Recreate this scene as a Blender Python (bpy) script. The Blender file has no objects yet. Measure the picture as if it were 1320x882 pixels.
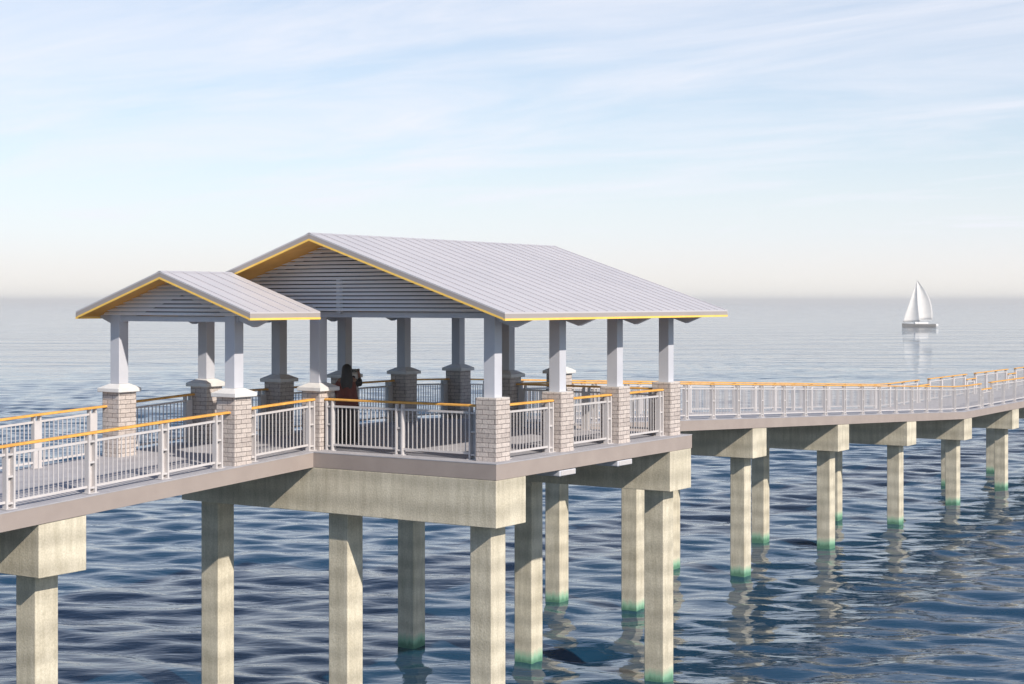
import bpy, bmesh, math, random
import numpy as np
from mathutils import Vector, Matrix
random.seed(7)
C = bpy.context.scene.collection
R = math.radians
SEA = -5.9          # water level relative to the platform deck; everything is lifted by -SEA at the end

# ------------------------------------------------------------------ materials
def newmat(name):
    m = bpy.data.materials.new(name); m.use_nodes = True
    nt = m.node_tree
    return m, nt, nt.nodes['Principled BSDF']
def N(nt, t, **k):
    n = nt.nodes.new(t)
    for a, b in k.items():
        if a in n.inputs.keys(): n.inputs[a].default_value = b
        else: setattr(n, a, b)
    return n
def L(nt, a, b): nt.links.new(a, b)
def noise_col(nt, coord, scale, c1, c2, detail=6, lo=.3, hi=.7, rough=.6):
    n = N(nt, 'ShaderNodeTexNoise'); n.inputs['Scale'].default_value = scale
    n.inputs['Detail'].default_value = detail; n.inputs['Roughness'].default_value = rough
    L(nt, coord, n.inputs['Vector'])
    r = N(nt, 'ShaderNodeValToRGB')
    r.color_ramp.elements[0].position = lo; r.color_ramp.elements[0].color = (*c1, 1)
    r.color_ramp.elements[1].position = hi; r.color_ramp.elements[1].color = (*c2, 1)
    L(nt, n.outputs['Fac'], r.inputs['Fac'])
    return n, r
def mixc(nt, fac, a, b, mode='MIX'):
    m = N(nt, 'ShaderNodeMix'); m.data_type = 'RGBA'; m.blend_type = mode
    for s, v in ((0, fac), (6, a), (7, b)):
        if hasattr(v, 'node'): L(nt, v, m.inputs[s])
        elif s == 0: m.inputs[0].default_value = v
        else: m.inputs[s].default_value = (*v, 1)
    return m.outputs[2]
def simple(name, c1, c2, scale=3, rough=.6, metal=0, bump=0, bscale=60):
    m, nt, p = newmat(name)
    tc = N(nt, 'ShaderNodeTexCoord')
    n, r = noise_col(nt, tc.outputs['Object'], scale, c1, c2)
    L(nt, r.outputs[0], p.inputs['Base Color'])
    p.inputs['Roughness'].default_value = rough; p.inputs['Metallic'].default_value = metal
    if bump:
        b = N(nt, 'ShaderNodeBump'); b.inputs['Strength'].default_value = bump; b.inputs['Distance'].default_value = .01
        n2 = N(nt, 'ShaderNodeTexNoise'); n2.inputs['Scale'].default_value = bscale; n2.inputs['Detail'].default_value = 5
        L(nt, tc.outputs['Object'], n2.inputs['Vector']); L(nt, n2.outputs['Fac'], b.inputs['Height']); L(nt, b.outputs[0], p.inputs['Normal'])
    return m

def concrete(name, green=False):
    m, nt, p = newmat(name)
    g = N(nt, 'ShaderNodeNewGeometry')
    pos = g.outputs['Position']
    n1, r1 = noise_col(nt, pos, 1.3, (.48, .435, .345), (.61, .56, .455), detail=8, lo=.28, hi=.66)
    # horizontal lifts: soft darker and lighter bands where the formwork was moved
    sep = N(nt, 'ShaderNodeSeparateXYZ'); L(nt, pos, sep.inputs[0])
    nz = N(nt, 'ShaderNodeTexNoise'); nz.inputs['Scale'].default_value = .9
    L(nt, pos, nz.inputs['Vector'])
    a = N(nt, 'ShaderNodeMath', operation='MULTIPLY_ADD'); L(nt, nz.outputs['Fac'], a.inputs[0]); a.inputs[1].default_value = .28; L(nt, sep.outputs[2], a.inputs[2])
    s = N(nt, 'ShaderNodeMath', operation='MULTIPLY'); L(nt, a.outputs[0], s.inputs[0]); s.inputs[1].default_value = 11.5
    s2 = N(nt, 'ShaderNodeMath', operation='SINE'); L(nt, s.outputs[0], s2.inputs[0])
    mr = N(nt, 'ShaderNodeMapRange'); L(nt, s2.outputs[0], mr.inputs[0]); mr.inputs[1].default_value = -.6; mr.inputs[2].default_value = 1
    mr.inputs[3].default_value = 1.04; mr.inputs[4].default_value = .84
    c = mixc(nt, 1, r1.outputs[0], mr.outputs[0], 'MULTIPLY')
    # vertical streaks of run-off
    mp = N(nt, 'ShaderNodeMapping'); L(nt, pos, mp.inputs[0]); mp.inputs['Scale'].default_value = (5, 5, .5)
    n2, r2 = noise_col(nt, mp.outputs[0], 1.6, (.84, .835, .80), (1.04, 1.04, 1.03), detail=7, lo=.33, hi=.6)
    c = mixc(nt, 1, c, r2.outputs[0], 'MULTIPLY')
    n3, r3 = noise_col(nt, pos, 28, (.86, .86, .84), (1.05, 1.05, 1.05), detail=6, lo=.35, hi=.6)
    c = mixc(nt, 1, c, r3.outputs[0], 'MULTIPLY')
    if green:
        a2 = N(nt, 'ShaderNodeMath', operation='MULTIPLY_ADD'); L(nt, n2.outputs['Fac'], a2.inputs[0]); a2.inputs[1].default_value = -.34; L(nt, sep.outputs[2], a2.inputs[2])
        mg = N(nt, 'ShaderNodeMapRange'); L(nt, a2.outputs[0], mg.inputs[0]); mg.inputs[1].default_value = .02; mg.inputs[2].default_value = .21
        mg.inputs[3].default_value = .8; mg.inputs[4].default_value = 0
        c = mixc(nt, mg.outputs[0], c, (.16, .40, .26))
        # darker wet rim at the very waterline
        mw = N(nt, 'ShaderNodeMapRange'); L(nt, a2.outputs[0], mw.inputs[0]); mw.inputs[1].default_value = -.09; mw.inputs[2].default_value = .02
        mw.inputs[3].default_value = .7; mw.inputs[4].default_value = 0
        c = mixc(nt, mw.outputs[0], c, (.02, .12, .07))
    L(nt, c, p.inputs['Base Color']); p.inputs['Roughness'].default_value = .85
    b = N(nt, 'ShaderNodeBump'); b.inputs['Strength'].default_value = .35; b.inputs['Distance'].default_value = .02
    L(nt, n3.outputs['Fac'], b.inputs['Height']); L(nt, b.outputs[0], p.inputs['Normal'])
    return m

def stone():
    m, nt, p = newmat('pale_stone_veneer')
    tc = N(nt, 'ShaderNodeTexCoord')
    sep = N(nt, 'ShaderNodeSeparateXYZ'); L(nt, tc.outputs['Object'], sep.inputs[0])
    ad = N(nt, 'ShaderNodeMath', operation='ADD'); L(nt, sep.outputs[0], ad.inputs[0]); L(nt, sep.outputs[1], ad.inputs[1])
    cb = N(nt, 'ShaderNodeCombineXYZ'); L(nt, ad.outputs[0], cb.inputs[0]); L(nt, sep.outputs[2], cb.inputs[1])
    # slightly crooked joints
    wn = N(nt, 'ShaderNodeTexNoise'); wn.inputs['Scale'].default_value = 9; L(nt, tc.outputs['Object'], wn.inputs['Vector'])
    wv = N(nt, 'ShaderNodeVectorMath', operation='MULTIPLY_ADD'); L(nt, wn.outputs['Color'], wv.inputs[0]); wv.inputs[1].default_value = (.03, .014, 0); L(nt, cb.outputs[0], wv.inputs[2])
    br = N(nt, 'ShaderNodeTexBrick'); L(nt, wv.outputs[0], br.inputs['Vector'])
    br.inputs['Color1'].default_value = (.53, .475, .45, 1); br.inputs['Color2'].default_value = (.37, .325, .31, 1)
    br.inputs['Mortar'].default_value = (.11, .09, .09, 1)
    br.inputs['Scale'].default_value = 1; br.inputs['Mortar Size'].default_value = .005; br.inputs['Mortar Smooth'].default_value = .25
    br.inputs['Brick Width'].default_value = .29; br.inputs['Row Height'].default_value = .094; br.inputs['Bias'].default_value = -.25
    n, r = noise_col(nt, tc.outputs['Object'], 30, (.78, .78, .78), (1.1, 1.08, 1.05), detail=5, lo=.3, hi=.65)
    c = mixc(nt, 1, br.outputs[0], r.outputs[0], 'MULTIPLY')
    L(nt, c, p.inputs['Base Color']); p.inputs['Roughness'].default_value = .9
    mth = N(nt, 'ShaderNodeMath', operation='MULTIPLY_ADD'); L(nt, br.outputs['Fac'], mth.inputs[0]); mth.inputs[1].default_value = -1.2; L(nt, n.outputs['Fac'], mth.inputs[2])
    b = N(nt, 'ShaderNodeBump'); b.inputs['Strength'].default_value = .7; b.inputs['Distance'].default_value = .015
    L(nt, mth.outputs[0], b.inputs['Height']); L(nt, b.outputs[0], p.inputs['Normal'])
    return m

M = {}
M['conc'] = concrete('cast_concrete'); M['pile'] = concrete('pile_concrete', True)
M['stone'] = stone()
M['fascia'] = simple('deck_edge_concrete', (.28, .235, .215), (.325, .275, .25), 1.5, .8, bump=.15, bscale=30)
M['decktop'] = simple('brushed_concrete_deck', (.30, .295, .32), (.40, .395, .42), 2.2, .8, bump=.2, bscale=40)
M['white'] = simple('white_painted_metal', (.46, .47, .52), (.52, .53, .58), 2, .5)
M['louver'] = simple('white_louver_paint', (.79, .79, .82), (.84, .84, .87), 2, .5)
M['capw'] = simple('cast_white_coping', (.58, .57, .565), (.68, .67, .66), 5, .7, bump=.15)
M['rail'] = simple('pale_grey_coated_metal', (.47, .445, .445), (.54, .515, .515), 4, .42)
M['wood'] = simple('golden_oiled_timber', (.56, .27, .055), (.78, .42, .09), 9, .6)
M['board'] = simple('yellow_timber_edge_board', (.88, .54, .10), (.95, .62, .14), 4, .5)
M['soffit'] = simple('golden_timber_soffit', (.60, .29, .05), (.72, .37, .07), 3, .6)
M['roof'] = simple('pale_standing_seam_metal', (.53, .51, .53), (.585, .56, .575), .7, .45, metal=.15)
M['seam'] = simple('seam_metal', (.49, .47, .495), (.53, .51, .53), .9, .45, metal=.15)
M['rake'] = simple('taupe_metal_fascia', (.33, .295, .28), (.36, .32, .305), 1, .5)
M['screen'] = simple('painted_gap_shade', (.035, .033, .034), (.05, .047, .048), 40, .9)  # near-black colour standing in for the shaded interior between louver slats
M['dark'] = simple('dark_robe_cloth', (.012, .011, .013), (.028, .024, .026), 5, .9)
M['maroon'] = simple('dark_maroon_cloth', (.10, .020, .014), (.17, .040, .025), 6, .85)
M['hair'] = simple('black_hair', (.010, .008, .008), (.025, .020, .018), 30, .6)
M['skin'] = simple('warm_brown_skin', (.20, .10, .065), (.26, .135, .09), 8, .55)
M['phone'] = simple('black_glossy_plastic', (.01, .01, .012), (.015, .015, .017), 8, .2)
M['sail'] = simple('white_sailcloth', (.62, .61, .61), (.70, .69, .68), .6, .8)
M['hull'] = simple('grey_painted_hull', (.16, .155, .155), (.22, .21, .205), .8, .4)
M['hullw'] = simple('white_gelcoat', (.74, .73, .72), (.8, .79, .78), 1, .35)

# ------------------------------------------------------------------ mesh helpers
class MB:
    def __init__(s): s.v = []; s.f = []; s.mi = []
    def poly(s, vs, fs, mi=0):
        b = len(s.v); s.v += [tuple(v) for v in vs]
        for f in fs: s.f.append(tuple(b + i for i in f)); s.mi.append(mi)
    def box(s, x0, x1, y0, y1, z0, z1, mi=0):
        s.poly([(x0,y0,z0),(x1,y0,z0),(x1,y1,z0),(x0,y1,z0),(x0,y0,z1),(x1,y0,z1),(x1,y1,z1),(x0,y1,z1)],
               [(0,3,2,1),(4,5,6,7),(0,1,5,4),(1,2,6,5),(2,3,7,6),(3,0,4,7)], mi)
    def bar(s, a, b, w, h, mi=0):
        """bar between two points, plumb cut, width w across, height h (a, b = centre line)"""
        a = Vector(a); b = Vector(b); d = (b - a); d.z = 0
        n = Vector((-d.y, d.x, 0)).normalized() * (w / 2); u = Vector((0, 0, h / 2))
        s.poly([a-n-u, a+n-u, a+n+u, a-n+u, b-n-u, b+n-u, b+n+u, b-n+u],
               [(0,1,2,3),(4,7,6,5),(0,4,5,1),(1,5,6,2),(2,6,7,3),(3,7,4,0)], mi)
    def extrude(s, pts, off, mi=0):
        """closed planar outline extruded by vector off"""
        n = len(pts); o = Vector(off)
        vs = [Vector(p) for p in pts] + [Vector(p) + o for p in pts]
        fs = [tuple(range(n - 1, -1, -1)), tuple(range(n, 2 * n))] + [(i, (i+1) % n, n + (i+1) % n, n + i) for i in range(n)]
        s.poly(vs, fs, mi)
    def ring(s, rings, cap=True, mi=0):
        """loft between rings of equal count"""
        n = len(rings[0]); vs = [p for r in rings for p in r]; fs = []
        for k in range(len(rings) - 1):
            for i in range(n):
                j = (i + 1) % n
                fs.append((k*n+i, k*n+j, (k+1)*n+j, (k+1)*n+i))
        if cap: fs.append(tuple(range(n-1, -1, -1))); fs.append(tuple((len(rings)-1)*n + i for i in range(n)))
        s.poly(vs, fs, mi)
    def build(s, name, mats, parent=None, origin=(0,0,0), bevel=0, smooth=False):
        me = bpy.data.meshes.new(name)
        o = Vector(origin)
        me.from_pydata([tuple(Vector(v) - o) for v in s.v], [], s.f)
        if not isinstance(mats, (list, tuple)): mats = [mats]
        for m in mats: me.materials.append(m)
        for p, mi in zip(me.polygons, s.mi): p.material_index = mi; p.use_smooth = smooth
        bm = bmesh.new(); bm.from_mesh(me); bmesh.ops.recalc_face_normals(bm, faces=bm.faces); bm.to_mesh(me); bm.free()
        ob = bpy.data.objects.new(name, me); C.objects.link(ob); ob.location = o
        if parent: ob.parent = parent; ob.location = o - (parent.location if parent else Vector())
        if bevel:
            b = ob.modifiers.new('b', 'BEVEL'); b.width = bevel; b.segments = 2; b.limit_method = 'ANGLE'; b.angle_limit = R(40)
        return ob
def tag(o, label=None, cat=None, group=None, kind=None):
    if label: o['label'] = label
    if cat: o['category'] = cat
    if group: o['group'] = group
    if kind: o['kind'] = kind
    return o
def thing(name, label, cat, loc=(0,0,0), group=None):
    o = bpy.data.objects.new(name, None); C.objects.link(o); o.location = loc; o.empty_display_size = .3
    return tag(o, label, cat, group)

# ------------------------------------------------------------------ levels of the walking surface
SL, SR = .0495, .0478
def dz(x):
    if x < 0: return SL * x
    if x < 9.0: return 0
    return max(-SR * (x - 9.0), -1.68)
YN, YF = 4.66, 8.74          # edges of the walkway

def deck(name, label, xs, y0, y1):
    t = thing(name, label, 'walkway', (xs[0], y0, dz(xs[0]) - .33))
    prof = [(x, dz(x)) for x in xs]
    b = MB(); b.extrude([(x, y0, z - .018) for x, z in prof] + [(x, y0, z - .33) for x, z in reversed(prof)], (0, y1 - y0, 0))
    b.build('edge_beam', M['fascia'], t, bevel=.006)
    c = MB(); c.extrude([(x, y0 - .004, z) for x, z in prof] + [(x, y0 - .004, z - .0175) for x, z in reversed(prof)], (0, y1 - y0 + .008, 0))
    c.build('deck_slab', M['decktop'], t)
deck('ramp_deck', 'sloping concrete approach ramp rising from the left edge to the roofed platform', [-30, -.002], YN, YF)
deck('walkway_deck', 'long concrete walkway running from the platform away to the right edge', [8.452, 9.0, 44.15, 92], YN + .002, YF)
t = thing('platform_deck', 'wide level concrete platform under the big roof with brown edge beam', 'platform', (0, 0, -.33))
b = MB(); b.box(0, 8.45, 0, YF, -.33, -.018); b.build('edge_beam', M['fascia'], t, bevel=.006)
b = MB(); b.box(-.004, 8.454, -.004, YF + .004, -.0175, .0); b.build('deck_slab', M['decktop'], t)

# ------------------------------------------------------------------ pile bents
def bent(x0, y0, y1, ys, label):
    """cross beam of cast concrete on square piles"""
    zt = min(dz(x0), dz(x0 + 1.08)) - .333
    zt0, zt1 = dz(x0) - .333, dz(x0 + 1.08) - .333
    t = thing('pile_bent', label, 'pile bent', (x0 + .54, (y0 + y1) / 2, SEA - 1), 'concrete pile bents carrying the pier')
    zb = zt - .94
    b = MB(); b.extrude([(x0, y0, zb), (x0 + 1.08, y0, zb), (x0 + 1.08, y0, zt1), (x0, y0, zt0)], (0, y1 - y0, 0))
    b.build('pile_cap', M['conc'], t, bevel=.012)
    for y in ys:
        b = MB(); s = .26; cx = x0 + .56
        zt_ = zb - .002
        b.ring([[(cx-s, y-s, z), (cx+s, y-s, z), (cx+s, y+s, z), (cx-s, y+s, z)] for z in (SEA - 3, zt_)])
        b.build('pile', M['pile'], t, bevel=.02)
WP = (5.38, 8.01)
bent(-14.66, YN + .02, YF - .02, WP, 'concrete pile bent beyond the left edge under the ramp')
bent(-7.33, YN + .02, YF - .02, WP, 'leftmost visible concrete bent, under the ramp at the left edge')
bent(.0, .0 + .003, 8.52, (.58, 4.24, 7.95), 'long concrete bent across the front of the roofed platform')
bent(7.33, .003, 8.52, (.6, 4.3, 7.97), 'concrete bent under the rear end of the roofed platform, right of the two hanging boxes')
lab = ['pile bent under the walkway half hidden behind the platform', 'first fully visible bent right of the platform, with two tall piles',
       'second bent right of the platform under the walkway', 'third bent right of the platform, its rear pile hidden',
       'fourth bent right of the platform, rear pile peeking out on its left', 'rightmost visible bent at the right edge of the walkway',
       'pile bent just outside the right edge, one further along', 'distant pile bent past the right edge of the walkway', 'farthest pile bent of the walkway on the right']
for k in range(9):
    bent(14.72 + 7.35 * k, YN + .02, YF - .02, WP, lab[k])

# ------------------------------------------------------------------ boxes hanging under the platform edge
for i, (x, lb) in enumerate(((2.40, 'small white box under the platform edge, the left of the two'), (4.86, 'small white box under the platform edge, the right of the two'))):
    t = thing('utility_box', lb, 'box', (x + .33, .3, -.331), 'white boxes under the platform edge')
    b = MB(); b.box(x, x + .66, .012, .6, -.47, -.345); b.build('housing', M['white'], t, bevel=.02)
    b = MB(); b.box(x + .05, x + .61, .001, .0115, -.455, -.36); b.build('front_cover', M['rail'], t, bevel=.004)
    b = MB(); b.box(x + .1, x + .56, .1, .5, -.3445, -.331); b.build('bracket', M['rail'], t)
    b = MB(); b.box(x + .27, x + .37, .601, 7.5, -.45, -.37); b.build('conduit', M['rail'], t)

# ------------------------------------------------------------------ railings
def railing(p0, p1, posts, out, label, hand=(0, 0), low=0, name='railing'):
    """p0->p1 in plan; posts = distances of the posts along it; out = outward unit normal; low lowers the height"""
    p0 = Vector((*p0, 0)); p1 = Vector((*p1, 0)); D = (p1 - p0).normalized(); Ln = (p1 - p0).length
    out = Vector((*out, 0)); H = 1.11 - low
    P = lambda s, z, o=0: (lambda q: Vector((q.x, q.y, dz(p0.x + D.x * s) + z)))(p0 + D * s + out * o)
    mid = p0 + D * (Ln / 2)
    t = thing(name, label, 'railing', (mid.x, mid.y, dz(mid.x)), 'pier railings with golden top rail')
    # timber handrail as one strip following the deck
    hs = [-hand[0]] + [s for s in posts[1:-1]] + [Ln + hand[1]] if abs(D.x) > .5 else [-hand[0], Ln + hand[1]]
    b = MB(); rings = []
    for s in hs:
        c = P(max(0, min(Ln, s)), 0); c = c + D * (s - max(0, min(Ln, s))); w = .070; z0, z1 = H - .044, H
        rings.append([c + out*w + Vector((0,0,z0+.008)), c + out*(w-.008) + Vector((0,0,z0)), c - out*(w-.008) + Vector((0,0,z0)), c - out*w + Vector((0,0,z0+.008)),
                      c - out*w + Vector((0,0,z1-.012)), c - out*(w-.014) + Vector((0,0,z1)), c + out*(w-.014) + Vector((0,0,z1)), c + out*w + Vector((0,0,z1-.012))])
    b.ring(rings); b.build('handrail', M['wood'], t)
    for s in posts:
        b = MB()
        for q in (-.077, .077):
            c = P(s, 0)
            e = c + D * q
            a0 = e + out * -.01; a1 = e + out * .085
            # flange plates (across the rail line)
            n = D * .019
            z0, z1 = .0, H - .052
            vs = [a0-n, a1-n, a1+n, a0+n]
            b.ring([[v + Vector((0,0,z0)) for v in vs], [v + Vector((0,0,z1)) for v in vs]])
        # inner web plate
        c = P(s, 0); n = D * .096
        vs = [c - n - out*.024, c + n - out*.024, c + n - out*.0105, c - n - out*.0105]
        b.ring([[v + Vector((0,0,0.0)) for v in vs], [v + Vector((0,0,H - .15)) for v in vs]])
        for zz in (.10, .56 - low/2, H - .17):
            n = D * .057
            vs = [c - n - out*.010, c + n - out*.010, c + n + out*.07, c - n + out*.07]
            b.ring([[v + Vector((0,0,zz-.018)) for v in vs], [v + Vector((0,0,zz+.018)) for v in vs]])
        # foot plate
        n = D * .13
        vs = [c - n - out*.06, c + n - out*.06, c + n + out*.115, c - n + out*.115]
        b.ring([[v + Vector((0,0,0.001)) for v in vs], [v + Vector((0,0,.014)) for v in vs]])
        b.build('post', M['rail'], t)
    for a, e in zip(posts[:-1], posts[1:]):
        b = MB(); a2, e2 = a + .098, e - .098
        if e2 - a2 < .2: continue
        b.bar(P(a2, H - .165, .03), P(e2, H - .165, .03), .045, .042)
        b.bar(P(a2, .125, .03), P(e2, .125, .03), .045, .042)
        n = max(2, round((e2 - a2) / .112))
        for i in range(1, n):
            s = a2 + (e2 - a2) * i / n
            c = P(s, 0, .03); n_ = D * .008; o_ = out * .008
            vs = [c-n_-o_, c+n_-o_, c+n_+o_, c-n_+o_]
            b.ring([[v + Vector((0,0,.146)) for v in vs], [v + Vector((0,0,H-.186)) for v in vs]])
        b.build('picket_panel', M['rail'], t)
    return t
GX = lambda k: 17.69 + 1.8328 * k
YR, YR2 = 4.92, 8.46         # rail lines of the walkway
nO, fO = (0, -1), (0, 1)
# left ramp
lp = [-24.26 + 1.8288 * i for i in range(11)]   # ... -7.80, -5.97
lp = [-7.80 - 1.8288 * i for i in range(9, 0, -1)] + [-7.80, -5.96, -4.14, -2.66]
for y, o, lb in ((YR, nO, 'long railing on the near side of the left ramp, running off the left edge'), (YR2, fO, 'long railing on the far side of the left ramp, ending at the leftmost stone pier')):
    railing((lp[0] - .15, y), (-2.56, y), [x - lp[0] + .15 for x in lp], o, lb, hand=(0, .32))
PX = [.30, 2.777, 5.254, 7.731]                 # near corners of the platform piers
def bay(x0, x1, y, o, lb, both=True):
    railing((x0, y), (x1, y), [.13, x1 - x0 - .13], o, lb, hand=(-.01, -.01))
bay(-1.82, .295, YR, nO, 'short railing between the two white capped piers of the near porch side')
bay(-1.82, .295, YR2, fO, 'short railing at the far side of the left porch, dark red in shade')
nb = ['first near side railing bay, right of the front corner pier', 'middle railing bay on the near side of the platform', 'last near side railing bay before the rear corner pier']
fb = ['railing bay on the far side behind the white capped pier', 'railing bay on the far side just right of the standing person', 'railing bay on the far side right of the middle dark piers']
for i in range(3):
    bay(PX[i] + .505, PX[i+1] - .005, .45, nO, nb[i]); bay(PX[i] + .505, PX[i+1] - .005, YR2, fO, fb[i])
railing((.50, 4.735), (.50, .705), [.15, 2.02, 3.88], (-1, 0), 'two panel railing across the front of the platform below the louvered gable', hand=(-.01, -.005))
railing((8.03, 4.735), (8.03, .705), [.15, 2.02, 3.88], (1, 0), 'two panel railing across the rear end of the platform', hand=(-.01, -.005))
bay(8.24, 10.235, YR, nO, 'short shaded railing between rear corner column and the capped stone pier')
bay(8.24, 10.235, YR2, fO, 'far side railing of the rear porch seen between the columns')
# right walkway
def run(x0, x1, y, o, lb, low=0, ks=None, e=(.12, .12)):
    xs = ks
    railing((x0, y), (x1, y), [x - x0 for x in xs], o, lb, hand=e, low=low)
ks = [10.95, 12.19] + [GX(k) for k in range(-2, 17)]
run(10.82, GX(16) + .1, YR, nO, 'long railing on the near side of the right walkway', ks=ks, e=(0, .1))
run(GX(16) + .2, GX(17) - .2, YR, nO, 'lowered railing section in the gap of the near walkway railing', low=.27, ks=[GX(16) + .33, GX(17) - .33], e=(.08, .08))
run(GX(17) - .1, GX(41) + .1, YR, nO, 'near walkway railing beyond the lowered gap at the right edge', ks=[GX(k) for k in range(17, 42)], e=(.1, .1))
ks = [10.95, 12.19] + [GX(k) for k in range(-2, 18)]
run(10.82, GX(17) + .1, YR2, fO, 'long railing on the far side of the right walkway', ks=ks, e=(0, .1))
words = ['first', 'second', 'third']
for j in range(3):
    a = 17 + 4 * j
    run(GX(a) + .2, GX(a+1) - .2, YR2, fO, words[j] + ' lowered section of the far walkway railing, counted from the left', low=.27, ks=[GX(a) + .33, GX(a+1) - .33], e=(.08, .08))
    e = a + 4 if j < 2 else 41
    run(GX(a+1) - .1, GX(e) + .1, YR2, fO, words[j] + ' raised section of far walkway railing after a lowered one', ks=[GX(k) for k in range(a + 1, e + 1)], e=(.1, .1))

# ------------------------------------------------------------------ pavilion and porches
S4 = .334
def pier(t, x, y, cap, col=True, ctop=3.0, lbl=None):
    """stone clad pier with coping and square column"""
    z0 = min(dz(x), dz(x + .5)) ; s = .5
    b = MB(); b.box(x, x + s, y, y + s, z0 - .004, 1.26); p = b.build('stone_pier', M['stone'], t, bevel=.008, origin=(x + s/2, y + s/2, z0))
    if lbl: p['label'] = lbl
    cx, cy = x + s/2, y + s/2
    zc = 1.262
    if cap:
        b = MB(); w = .325
        R_ = lambda w, z: [(cx-w, cy-w, z), (cx+w, cy-w, z), (cx+w, cy+w, z), (cx-w, cy+w, z)]
        b.ring([R_(w - .01, 1.262), R_(w, 1.272), R_(w, 1.345), R_(w - .02, 1.352), R_(.15, 1.435)])
        c = b.build('coping', M['capw'], None, bevel=.004); zc = 1.436
    else:
        b = MB(); b.box(cx - .243, cx + .243, cy - .243, cy + .243, 1.262, 1.268); c = b.build('coping', M['capw'], None); zc = 1.269
    c.parent = p; c.location = -Vector((x + s/2, y + s/2, z0))
    if col:
        b = MB(); w = .132; ct = ctop
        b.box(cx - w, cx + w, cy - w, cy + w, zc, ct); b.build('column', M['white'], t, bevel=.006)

def roof(t, x0, x1, yc, hw, ze, front=True, seam0=0.2):
    """gabled metal roof; ze = underside of the eave. Slopes run to both sides of the ridge at yc."""
    th_f, th_y = .118, .042
    zb = ze; zt = ze + th_f + th_y
    zr = zt + S4 * hw
    for sgn in (-1, 1):
        ye = yc + sgn * hw
        b = MB()
        y1 = yc + sgn * .004
        b.extrude([(x0, ye, zt), (x0, y1, zr), (x0, y1, zr - .03), (x0, ye, zt - .03)], (x1 - x0, 0, 0))
        b.build('roof_panel', M['roof'], t)
        b = MB(); x = x0 + seam0
        while x < x1 - .05:
            n = Vector((0, 0, .013)); a = Vector((x, ye + sgn * .002, zt + .002)); c = Vector((x, yc + sgn*.01, zr + .002))
            b.extrude([a, c, c + n, a + n], (.011, 0, 0)); x += .405
        b.build('standing_seams', M['seam'], t)
        # soffit boards under the metal
        xi0, xi1 = x0 + .035, x1 - .035
        b = MB(); b.extrude([(xi0, ye - sgn*.035, zt - .04), (xi0, y1, zr - .032 - .008), (xi0, y1, zr - .115), (xi0, ye - sgn*.035, zt - .115 - S4*0)], (xi1 - xi0, 0, 0))
        b.build('soffit', M['soffit'], t)
        # eave fascia and yellow board
        b = MB(); b.box(x0, x1, min(ye, ye - sgn*.032), max(ye, ye - sgn*.032), zb + th_y + .001, zt - .031); b.build('eave_fascia', M['rake'], t)
        b = MB(); b.box(x0 - .002, x1 + .002, min(ye + sgn*.004, ye - sgn*.045), max(ye + sgn*.004, ye - sgn*.045), zb, zb + th_y); b.build('edge_board', M['board'], t)
        # rake fascia and its yellow board on both gables
        for xa, xb, fx in ((x0, x0 + .033, x0 - .004), (x1 - .033, x1, x1 + .004)):
            yi = ye - sgn * .033
            zi = zt + S4 * .033
            b = MB(); b.extrude([(xa, yi, zi - .031), (xa, y1, zr - .031), (xa, y1, zr - th_f), (xa, yi, zi - th_f)], (xb - xa, 0, 0)); b.build('rake_fascia', M['rake'], t)
            lo, hi = min(xa, fx), max(xb, fx)
            yj = ye - sgn * .046
            zj = zt + S4 * .046
            b = MB(); b.extrude([(lo, yj, zj - th_f - .001), (lo, y1, zr - th_f - .001), (lo, y1, zr - th_f - th_y), (lo, yj, zj - th_f - th_y)], (hi - lo, 0, 0)); b.build('edge_board', M['board'], t)
    # ridge cap
    b = MB(); b.extrude([(x0, yc - .09, zr - .09*S4 + .004), (x0, yc, zr + .012), (x0, yc + .09, zr - .09*S4 + .004), (x0, yc, zr - .01)], (x1 - x0, 0, 0)); b.build('ridge_cap', M['seam'], t)
    return zr
def rafters(t, xs, yc, hw, ze, y_in0, y_in1):
    """deep sloping rafters with shaped tails: one on every column line"""
    def under(y): return ze + .042 + S4 * (hw - abs(y - yc)) * 1.0 + .0
    for x in xs:
        b = MB(); w = .075
        for sgn in (-1, 1):
            ye = yc + sgn * (hw - .06); yt = yc + sgn * (hw - .50)
            top_e = ze + .045 + S4*.06; top_r = ze + .045 + S4 * hw - .004
            pts = [(x - w, ye, top_e - .035), (x - w, yt, under(yt) - .355), (x - w, yc + sgn * .002, top_r - .36), (x - w, yc + sgn*.002, top_r), (x - w, ye, top_e)]
            b.extrude(pts, (2 * w, 0, 0))
        b.build('rafter', M['white'], t)
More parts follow.
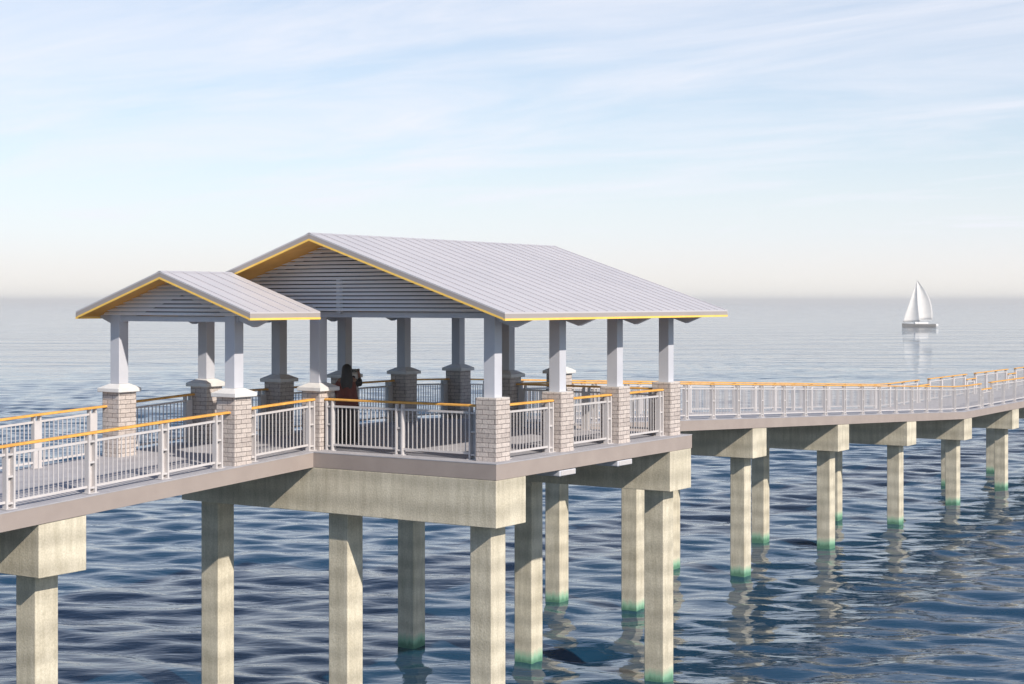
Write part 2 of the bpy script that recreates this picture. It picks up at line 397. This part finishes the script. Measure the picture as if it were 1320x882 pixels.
def louvers(t, x, d, yc, hw, ze, zlow, slat=.083, posts=(), narrow=0):
    """horizontal slats filling a gable; d = -1 faces -X"""
    zr = ze + .042 + S4 * hw
    b = MB(); z = zlow
    while z < zr - .05:
        half = hw - (z - .004 - (ze + .045)) / S4 
        if half > hw - .30: half = hw - .30
        if half < .08: break
        xo, xi = (x, x + .034) if d < 0 else (x, x - .034)
        for_y = (yc - half, yc + half)
        k = -1 if d < 0 else 1
        yo = (for_y[0], for_y[1])
        b.extrude([(x + k*.030, yo[0], z), (x + k*.036, yo[0], z + .008), (x - k*.008, yo[0], z + .060), (x - k*.014, yo[0], z + .052)], (0, yo[1] - yo[0], 0))
        z += slat
    b.build('louver_slats', M['louver'], t)
    # added dark sheet behind the blades, standing in for shade in the gaps
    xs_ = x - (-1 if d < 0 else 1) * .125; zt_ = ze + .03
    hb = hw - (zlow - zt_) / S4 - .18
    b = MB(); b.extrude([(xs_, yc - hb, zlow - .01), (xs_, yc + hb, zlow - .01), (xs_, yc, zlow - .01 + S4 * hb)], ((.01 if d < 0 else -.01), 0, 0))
    b.build('gap_shade_backing', M['screen'], t)
    for y in posts:
        b = MB(); zt = zr - S4 * abs(y - yc) - .07
        xa, xb = (x + .02, x + .11) if d < 0 else (x - .11, x - .02)
        b.box(xa, xb, y - .05, y + .05, zlow - .05, zlow + .72); b.build('king_post', M['white'], t)

# main pavilion
MX0, MX1, MYC, MHW, ZE = -.60, 9.15, 4.28, 4.88, 2.82
pav = thing('pavilion', 'large open pavilion with wide pale metal gable roof on stone piers', 'pavilion', (4.2, 4.3, 0))
for i, x in enumerate(PX):
    pier(pav, x, .20, False)
    pier(pav, x, 8.04, True)
for x in (PX[0], PX[3]): pier(pav, x, 4.74, True)
roof(pav, MX0, MX1, MYC, MHW, ZE, seam0=.3)
rafters(pav, [x + .25 for x in PX], MYC, MHW, ZE, 0, 0)
for x, d in ((.33, -1), (8.2, 1)):
    louvers(pav, x, d, MYC, MHW, ZE, 2.985, posts=(MYC,))
for x in (PX[0] + .25, PX[3] + .25):
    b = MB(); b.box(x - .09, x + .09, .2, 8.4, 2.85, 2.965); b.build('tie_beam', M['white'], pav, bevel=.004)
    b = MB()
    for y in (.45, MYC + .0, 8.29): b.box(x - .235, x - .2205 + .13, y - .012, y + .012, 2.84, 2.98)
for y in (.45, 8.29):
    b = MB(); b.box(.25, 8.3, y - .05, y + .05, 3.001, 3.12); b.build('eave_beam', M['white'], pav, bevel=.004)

# porches
PHW = 2.47; PYC = 6.39
def porch(x0, x1, cx, gx, d, label):
    t = thing('porch', label, 'porch', ((x0 + x1) / 2, PYC, dz(cx)))
    pier(t, cx, 4.74, True); pier(t, cx, 8.04, True)
    roof(t, x0, x1, PYC, PHW, ZE, seam0=.18)
    rafters(t, [cx + .25], PYC, PHW, ZE, 0, 0)
    louvers(t, gx, d, PYC, PHW, ZE, 2.90)
    b = MB(); b.box(cx + .25 - .09, cx + .25 + .09, 4.8, 8.5, 2.77, 2.88); b.build('tie_beam', M['white'], t, bevel=.004)
    for y in (4.99, 8.29):
        xa, xb = (cx + .42, .40) if d < 0 else (8.15, cx + .08)
        b = MB(); b.box(xa, xb, y - .05, y + .05, 3.001, 3.10); b.build('eave_beam', M['white'], t)
porch(-2.78, -.66, -2.33, -2.24, -1, 'small gabled entrance porch at the left, in front of the pavilion')
porch(9.11, 11.34, 10.24, 10.66, 1, 'small gabled porch behind the pavilion, mostly hidden')

# ------------------------------------------------------------------ person photographing the view
def skin(name, verts, edges, rad, mat, parent, root=0, sub=2):
    me = bpy.data.meshes.new(name); me.from_pydata(verts, edges, []); me.materials.append(mat)
    ob = bpy.data.objects.new(name, me); C.objects.link(ob)
    if parent: ob.parent = parent
    sk = ob.modifiers.new('s', 'SKIN'); sk.use_smooth_shade = True
    lay = me.skin_vertices[0] if me.skin_vertices else None
    if lay is None:
        bm = bmesh.new(); bm.from_mesh(me); l = bm.verts.layers.skin.verify(); bm.to_mesh(me); bm.free(); lay = me.skin_vertices[0]
    for i, r in enumerate(rad):
        lay.data[i].radius = (r, r) if not isinstance(r, tuple) else r
    lay.data[root].use_root = True
    s = ob.modifiers.new('d', 'SUBSURF'); s.levels = sub; s.render_levels = sub
    return ob
# local frame: +y = facing direction, x = right hand side, z up
person = thing('person', 'person in long dark clothes seen from behind, holding a phone up at the rail', 'person', (2.05, 5.42, 0))
person.rotation_euler = (0, 0, R(-52))
V = [(0,0,.96),(0,.0,1.12),(0,.01,1.30),(0,.01,1.43),(0,.03,1.52),(0,.035,1.60),(0,.03,1.70),
     (-.16,.0,1.40),(-.24,.03,1.16),(-.15,.20,1.05),(-.09,.27,1.06),
     (.16,.0,1.41),(.30,.10,1.30),(.27,.27,1.52),(.255,.29,1.60),
     (-.09,0,.90),(-.10,.02,.50),(-.10,-.01,.09),(-.10,.12,.04),
     (.09,0,.90),(.10,.03,.50),(.10,.0,.09),(.11,.13,.04)]
Ed = [(0,1),(1,2),(2,3),(3,4),(4,5),(5,6),(3,7),(7,8),(8,9),(9,10),(3,11),(11,12),(12,13),(13,14),(0,15),(15,16),(16,17),(17,18),(0,19),(19,20),(20,21),(21,22)]
rad = [.14,.115,.14,.11,.055,.085,.075,.065,.048,.036,.034,.065,.05,.036,.034,.10,.062,.042,.035,.10,.062,.042,.035]
skin('body', V, Ed, rad, M['skin'], person)
# nose and fingers of the raised hand
def lathe(name, prof, mat, parent, seg=28, wob=None, sub=1):
    b = MB(); rings = []
    for (z, rx, ry, oy) in prof:
        r = []
        for i in range(seg):
            a = 2 * math.pi * i / seg
            k = 1 + (wob(a, z) if wob else 0)
            r.append((math.cos(a) * rx * k, math.sin(a) * ry * k + oy, z))
        rings.append(r)
    b.ring(rings)
    o = b.build(name, mat, None, smooth=True); o.parent = parent
    return o
fold = lambda a, z: .06 * math.sin(a * 9 + z * 2) * max(0, (1.0 - z)) + .02 * math.sin(a * 4 + 1)
lathe('long_skirt', [(.03,.255,.235,0),(.035,.26,.24,0),(.25,.235,.215,0),(.55,.215,.19,0),(.85,.20,.165,0),(.98,.185,.15,0),(1.02,.165,.135,0)], M['dark'], person, 40, fold)
fold2 = lambda a, z: .03 * math.sin(a * 7 + z * 5)
lathe('loose_jacket', [(.80,.255,.20,0),(.83,.27,.21,0),(.95,.265,.205,0),(1.08,.235,.185,0),(1.22,.215,.165,0),(1.36,.205,.145,.0),(1.43,.16,.12,.01),(1.475,.08,.075,.02)], M['maroon'], person, 32, fold2)
# sleeves follow both arms
skin('sleeve', [(-.13,0,1.41),(-.185,.0,1.34),(-.245,.03,1.16),(-.16,.19,1.06)], [(0,1),(1,2),(2,3)], [.075,.078,.068,.055], M['maroon'], person, sub=1)
skin('sleeve', [(.13,0,1.42),(.20,.03,1.37),(.305,.10,1.30),(.277,.23,1.46)], [(0,1),(1,2),(2,3)], [.075,.075,.068,.052], M['dark'], person, sub=1)
# left forearm raised too, both hands at the phone
skin('sleeve', [(.0,.13,1.33),(.10,.24,1.40),(.17,.29,1.50)], [(0,1),(1,2)], [.055,.048,.042], M['dark'], person, sub=1)
lathe('long_hair', [(1.18,.10,.04,-.10),(1.22,.135,.06,-.10),(1.36,.145,.085,-.08),(1.50,.125,.10,-.045),(1.60,.118,.118,-.01),(1.68,.112,.118,.0),(1.74,.09,.095,.005),(1.775,.04,.045,.01),(1.78,.005,.005,.01)], M['hair'], person, 28, lambda a, z: .04 * math.sin(a * 11 + z * 6))
for k in range(4):
    z = 1.585 + .021 * k
    o = skin('finger', [(.262,.285,z-.01),(.285,.315,z),(.268,.345,z+.004),(.235,.350,z+.004)], [(0,1),(1,2),(2,3)], [.0095,.009,.0085,.007 - .0005*abs(k-1)], M['skin'], person, sub=1)
skin('thumb', [(.25,.28,1.585),(.225,.30,1.60),(.205,.315,1.625)], [(0,1),(1,2)], [.012,.011,.009], M['skin'], person, sub=1)
ph = thing('phone', 'dark phone held up at head height in the raised hands', 'phone', (2.05, 5.42, 0))
ph.rotation_euler = person.rotation_euler
b = MB(); b.box(.10, .262, .318, .327, 1.575, 1.655); o = b.build('case', M['phone'], None, bevel=.003); o.parent = ph
b = MB(); b.box(.105, .257, .3155, .3178, 1.58, 1.65); o = b.build('screen', M['phone'], None); o.parent = ph
mw = Matrix.Rotation(R(-52), 4, 'Z')
for c_ in ph.children: pass
off = mw @ Vector((.18, .32, 1.575)); ph.location = Vector((2.05, 5.42, 0)) + off
for c_ in ph.children: c_.location = c_.location - Vector((.18, .32, 1.575))

# ------------------------------------------------------------------ sailing boat
th = math.atan(1362 / 2081)
F = Vector((math.cos(th), math.sin(th), 0)); Rr = Vector((math.sin(th), -math.cos(th), 0)); CAM = Vector((-26.33, -17.60, 3.2))
dist = 560
bp = CAM + F * dist + Rr * ((1184 - 660) / 2081 * dist); bp.z = SEA
boat = thing('sailing_boat', 'white sailing yacht with two sails far out on the water at right', 'boat', bp)
def bset(o): o.parent = boat; return o
# local: +x towards image right (stern), built along Rr
Lh = 11.4
b = MB(); rings = []
for k in range(13):
    u = k / 12; x = -Lh/2 + Lh * u
    w = 1.7 * (math.sin(math.pi * min(1, (u * .60 + .02))) ** .8) ; dp = .75 + .25 * math.sin(math.pi * u)
    zt = 1.35 - .35 * math.sin(math.pi * u * .8)
    w = max(w, .05)
    rings.append([(x, -w, zt), (x, -w * .8, .1), (x, -w*.3, -dp*.6), (x, w*.3, -dp*.6), (x, w * .8, .1), (x, w, zt)])
b.ring(rings); bset(b.build('hull', M['hull'], None, smooth=False))
b = MB(); b.box(Lh/2 + .002, Lh/2 + .9, -1.2, 1.2, .15, 1.1); bset(b.build('stern_platform', M['hullw'], None, bevel=.2))
b = MB(); b.box(-1.5, 3.2, -.9, .9, 1.0, 1.75); bset(b.build('cabin', M['hullw'], None, bevel=.2))
MXb, MT = -.55, 16.6
def tube(pts, r, seg=10):
    b = MB(); rings = []
    for i, p in enumerate(pts):
        p = Vector(p); d = (Vector(pts[min(i+1, len(pts)-1)]) - Vector(pts[max(i-1, 0)])).normalized()
        a = d.orthogonal().normalized(); c = d.cross(a)
        rings.append([p + a*math.cos(2*math.pi*k/seg)*r + c*math.sin(2*math.pi*k/seg)*r for k in range(seg)])
    b.ring(rings); return b
bset(tube([(MXb, 0, .9), (MXb, 0, MT)], .10).build('mast', M['hullw'], None))
bset(tube([(MXb, 0, 2.45), (4.6, -.5, 2.45)], .09).build('boom', M['hullw'], None))
bset(tube([(-Lh/2 + .1, 0, 1.4), (MXb, 0, MT - .1)], .03).build('forestay', M['hullw'], None))
def sail(name, tack, head, clew, belly, roach, parent_y):
    b = MB(); rows = []; nu, nv = 12, 16
    T, Hd, Cw = Vector(tack), Vector(head), Vector(clew)
    for j in range(nv + 1):
        v = j / nv
        a = T.lerp(Hd, v); e = Cw.lerp(Hd, v) + Vector((roach * math.sin(math.pi * v) , 0, 0))
        row = []
        for i in range(nu + 1):
            u = i / nu; p = a.lerp(e, u); p.y += belly * math.sin(math.pi * u) * (1 - v) ** .5 + (Cw.y - T.y) * 0
            row.append(p)
        rows.append(row)
    vs = [p for r in rows for p in r]; n = nu + 1
    b.poly(vs, [(j*n+i, j*n+i+1, (j+1)*n+i+1, (j+1)*n+i) for j in range(nv) for i in range(nu)])
    o = b.build(name, M['sail'], None, smooth=True); s = o.modifiers.new('t', 'SOLIDIFY'); s.thickness = .03
    return bset(o)
sail('mainsail', (MXb + .12, 0, 2.6), (MXb + .12, 0, MT - .3), (4.7, -.5, 2.6), .9, 1.75, 0)
sail('jib', (-Lh/2 + .2, 0, 1.7), (MXb - .1, 0, MT - 1.0), (.3, -1.5, 1.9), 1.0, -.20, 0)
boat.rotation_euler = (0, 0, math.atan2(Rr.y, Rr.x))

# ------------------------------------------------------------------ sea: one sheet to the horizon
def axis(lo, fine0, fine1, hi, d, g=1.022, gl=1.05):
    a = list(np.arange(fine0, fine1, d)); s = d; x = a[-1]
    while x < hi: s = s * g; x += s; a.append(x)
    s = d; x = fine0; l = []
    while x > lo: s = s * gl; x -= s; l.append(x)
    return np.array(l[::-1] + a)
U = axis(-6000, 28, 120, 40000, .18, 1.012, 1.08); W = axis(-30000, -42, 42, 30000, .18, 1.03, 1.03)
uu, ww = np.meshgrid(U, W, indexing='ij')
du = np.gradient(U)[:, None] * np.ones_like(ww); dw = np.gradient(W)[None, :] * np.ones_like(uu)
rs = np.random.RandomState(5)
zz = np.zeros_like(uu); sx = np.zeros_like(uu)
nw = 72
for i in range(nw):
    lam = .62 * (4.6 / .62) ** (i / (nw - 1)) * rs.uniform(.9, 1.1)
    ang = rs.normal(0, .50) + .10
    kx, ky = math.cos(ang) * 2 * math.pi / lam, math.sin(ang) * 2 * math.pi / lam
    amp = .0036 * lam ** .95 * rs.uniform(.6, 1.3)
    fade = np.clip(2.2 - (du * abs(math.cos(ang)) + dw * abs(math.sin(ang))) * 5 / lam, 0, 1)
    p = kx * uu + ky * ww + rs.uniform(0, 6.28)
    zz += amp * np.sin(p) * fade
    sx += amp * np.cos(p) * fade * .8
P = np.zeros(uu.shape + (3,))
P[..., 0] = CAM.x + F.x * (uu - sx) + Rr.x * ww; P[..., 1] = CAM.y + F.y * (uu - sx) + Rr.y * ww; P[..., 2] = SEA + zz
nu_, nw_ = uu.shape
me = bpy.data.meshes.new('sea')
idx = np.arange(nu_ * nw_).reshape(nu_, nw_)
quads = np.stack([idx[:-1, :-1], idx[:-1, 1:], idx[1:, 1:], idx[1:, :-1]], -1).reshape(-1, 4)
me.vertices.add(nu_ * nw_); me.vertices.foreach_set('co', P.reshape(-1).astype(np.float32))
nq = len(quads); me.loops.add(nq * 4); me.loops.foreach_set('vertex_index', quads.reshape(-1).astype(np.int32))
me.polygons.add(nq); me.polygons.foreach_set('loop_start', np.arange(0, nq * 4, 4, dtype=np.int32)); me.polygons.foreach_set('loop_total', np.full(nq, 4, np.int32))
me.polygons.foreach_set('use_smooth', np.ones(nq, bool))
me.update(); me.validate()
if me.polygons[0].normal.z < 0: me.flip_normals()
sea = bpy.data.objects.new('sea', me); C.objects.link(sea); tag(sea, kind='structure')
m, nt, p = newmat('sea_water')
g = N(nt, 'ShaderNodeNewGeometry')
p.inputs['Base Color'].default_value = (.006, .036, .074, 1); p.inputs['Roughness'].default_value = .02; p.inputs['IOR'].default_value = 1.45
mp = N(nt, 'ShaderNodeMapping'); L(nt, g.outputs['Position'], mp.inputs[0])
mp.inputs['Rotation'].default_value = (0, 0, -th)
h = None
# beyond the finely meshed water the swell is carried by the shader instead of the mesh
dc = N(nt, 'ShaderNodeVectorMath', operation='DISTANCE'); L(nt, g.outputs['Position'], dc.inputs[0]); dc.inputs[1].default_value = (CAM.x, CAM.y, 0)
far = N(nt, 'ShaderNodeMapRange'); L(nt, dc.outputs['Value'], far.inputs[0]); far.inputs[1].default_value = 90; far.inputs[2].default_value = 320; far.inputs[3].default_value = 0; far.inputs[4].default_value = 1
mp2 = N(nt, 'ShaderNodeMapping'); L(nt, mp.outputs[0], mp2.inputs[0]); mp2.inputs['Scale'].default_value = (1, .36, 1)
for sc, am, dt, onlyfar in ((1.0, .07, 4, 0), (3.4, .016, 3, 0), (.13, .22, 4, 0), (.34, .42, 4, 1), (.06, 1.6, 5, 1)):
    n = N(nt, 'ShaderNodeTexNoise'); n.inputs['Scale'].default_value = sc; n.inputs['Detail'].default_value = dt; n.inputs['Roughness'].default_value = .5
    n.inputs['Distortion'].default_value = .3
    L(nt, mp2.outputs[0], n.inputs['Vector'])
    q = N(nt, 'ShaderNodeMath', operation='MULTIPLY_ADD'); L(nt, n.outputs['Fac'], q.inputs[0]); q.inputs[1].default_value = am
    if onlyfar:
        fm_ = N(nt, 'ShaderNodeMath', operation='MULTIPLY'); fm_.inputs[1].default_value = am; L(nt, far.outputs[0], fm_.inputs[0]); L(nt, fm_.outputs[0], q.inputs[1])
    if h: L(nt, h, q.inputs[2])
    else: q.inputs[2].default_value = 0
    h = q.outputs[0]
b = N(nt, 'ShaderNodeBump'); b.inputs['Strength'].default_value = 1; b.inputs['Distance'].default_value = 1.0
L(nt, h, b.inputs['Height']); L(nt, b.outputs[0], p.inputs['Normal'])
me.materials.append(m)

# ------------------------------------------------------------------ sea haze: one thin even layer of air
b = MB(); b.box(-7000, 42000, -31000, 31000, SEA - 4, 13.0)
m, nt, p = newmat('sea_haze'); nt.nodes.remove(p)
pv = N(nt, 'ShaderNodeVolumePrincipled'); pv.inputs['Density'].default_value = 3.4e-4; pv.inputs['Color'].default_value = (.97, .96, .95, 1); pv.inputs['Anisotropy'].default_value = .0
L(nt, pv.outputs[0], nt.nodes['Material Output'].inputs['Volume'])
tag(b.build('haze', m), kind='stuff')

# ------------------------------------------------------------------ lift everything so that the water lies at zero
for o in list(C.objects):
    if o.parent is None: o.location.z -= SEA

# ------------------------------------------------------------------ sun, sky, camera
sd = Vector((-.339, -.941, 0)).normalized() * math.cos(R(34.5)); sd.z = math.sin(R(34.5))
sl = bpy.data.lights.new('sun', 'SUN'); sl.energy = 5.0; sl.angle = R(.6); sl.color = (1, .91, .80)
so = bpy.data.objects.new('sun', sl); C.objects.link(so); so.rotation_euler = sd.to_track_quat('Z', 'Y').to_euler(); so.location = (-20, -30, 40)
w = bpy.data.worlds.new('World'); bpy.context.scene.world = w; w.use_nodes = True
nt = w.node_tree; bg = nt.nodes['Background']; bg.inputs[1].default_value = .114
sky = N(nt, 'ShaderNodeTexSky'); sky.sky_type = 'NISHITA'; sky.sun_disc = False; sky.sun_elevation = R(34.5); sky.sun_rotation = math.atan2(sd.x, sd.y)
sky.air_density = 1.0; sky.dust_density = .45; sky.ozone_density = 3.0
tc = N(nt, 'ShaderNodeTexCoord')
# project the view direction on a high flat layer: cirrus streaks get finer towards the horizon
sep = N(nt, 'ShaderNodeSeparateXYZ'); L(nt, tc.outputs['Generated'], sep.inputs[0])
zc = N(nt, 'ShaderNodeMath', operation='MAXIMUM'); L(nt, sep.outputs[2], zc.inputs[0]); zc.inputs[1].default_value = 0.0
za = N(nt, 'ShaderNodeMath', operation='ADD'); L(nt, zc.outputs[0], za.inputs[0]); za.inputs[1].default_value = .09
dv = N(nt, 'ShaderNodeVectorMath', operation='DIVIDE'); L(nt, tc.outputs['Generated'], dv.inputs[0])
cz = N(nt, 'ShaderNodeCombineXYZ')
for i in range(3): L(nt, za.outputs[0], cz.inputs[i])
L(nt, cz.outputs[0], dv.inputs[1])
mp = N(nt, 'ShaderNodeMapping'); L(nt, dv.outputs[0], mp.inputs[0]); mp.inputs['Rotation'].default_value = (0, 0, -th - .12); mp.inputs['Scale'].default_value = (1.0, .42, .0)
n1 = N(nt, 'ShaderNodeTexNoise'); L(nt, mp.outputs[0], n1.inputs['Vector']); n1.inputs['Scale'].default_value = 1.9; n1.inputs['Detail'].default_value = 10; n1.inputs['Roughness'].default_value = .62; n1.inputs['Distortion'].default_value = .5
r = N(nt, 'ShaderNodeMapRange'); L(nt, n1.outputs['Fac'], r.inputs[0]); r.inputs[1].default_value = .36; r.inputs[2].default_value = .72; r.inputs[3].default_value = .40; r.inputs[4].default_value = .9
# thicker veil low down
vl = N(nt, 'ShaderNodeMapRange'); L(nt, sep.outputs[2], vl.inputs[0]); vl.inputs[1].default_value = .0; vl.inputs[2].default_value = .17; vl.inputs[3].default_value = .9; vl.inputs[4].default_value = .0
mx = N(nt, 'ShaderNodeMath', operation='MAXIMUM'); L(nt, r.outputs[0], mx.inputs[0]); L(nt, vl.outputs[0], mx.inputs[1])
fd = N(nt, 'ShaderNodeMapRange'); L(nt, sep.outputs[2], fd.inputs[0]); fd.inputs[1].default_value = .20; fd.inputs[2].default_value = .46; fd.inputs[3].default_value = 1; fd.inputs[4].default_value = .06
fm = N(nt, 'ShaderNodeMath', operation='MULTIPLY'); L(nt, mx.outputs[0], fm.inputs[0]); L(nt, fd.outputs[0], fm.inputs[1]); mx = fm
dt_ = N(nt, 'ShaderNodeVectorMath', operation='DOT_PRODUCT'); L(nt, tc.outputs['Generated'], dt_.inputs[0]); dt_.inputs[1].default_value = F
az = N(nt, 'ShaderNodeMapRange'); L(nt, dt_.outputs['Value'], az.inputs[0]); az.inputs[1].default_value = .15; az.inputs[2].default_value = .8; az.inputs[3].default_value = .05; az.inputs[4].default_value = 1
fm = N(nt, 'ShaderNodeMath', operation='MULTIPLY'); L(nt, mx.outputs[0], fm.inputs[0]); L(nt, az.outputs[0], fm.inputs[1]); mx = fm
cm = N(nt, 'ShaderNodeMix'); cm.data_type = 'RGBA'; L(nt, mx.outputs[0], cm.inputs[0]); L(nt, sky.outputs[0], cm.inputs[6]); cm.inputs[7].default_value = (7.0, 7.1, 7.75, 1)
# warm cream band right on the horizon
hb = N(nt, 'ShaderNodeMapRange'); L(nt, sep.outputs[2], hb.inputs[0]); hb.interpolation_type = 'SMOOTHSTEP'; hb.inputs[1].default_value = .0; hb.inputs[2].default_value = .045; hb.inputs[3].default_value = .85; hb.inputs[4].default_value = 0
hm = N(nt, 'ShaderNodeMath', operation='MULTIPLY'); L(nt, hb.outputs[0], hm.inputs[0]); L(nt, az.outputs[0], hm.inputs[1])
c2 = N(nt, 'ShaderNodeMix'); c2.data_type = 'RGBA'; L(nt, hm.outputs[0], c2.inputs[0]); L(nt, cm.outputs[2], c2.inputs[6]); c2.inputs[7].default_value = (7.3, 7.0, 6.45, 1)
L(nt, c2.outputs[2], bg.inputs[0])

cam = bpy.data.cameras.new('camera'); co = bpy.data.objects.new('camera', cam); C.objects.link(co)
co.location = CAM + Vector((0, 0, -SEA)); cam.lens = 2081 / 1320 * 36; cam.sensor_width = 36; cam.shift_y = -53 / 1320
co.rotation_euler = (R(90), 0, math.atan2(F.y, F.x) - R(90)); cam.clip_start = .5; cam.clip_end = 80000
bpy.context.scene.camera = co
vs = bpy.context.scene.view_settings; vs.view_transform = 'Standard'; vs.look = 'None'; vs.exposure = .22; vs.gamma = 1; vs.use_curve_mapping = False
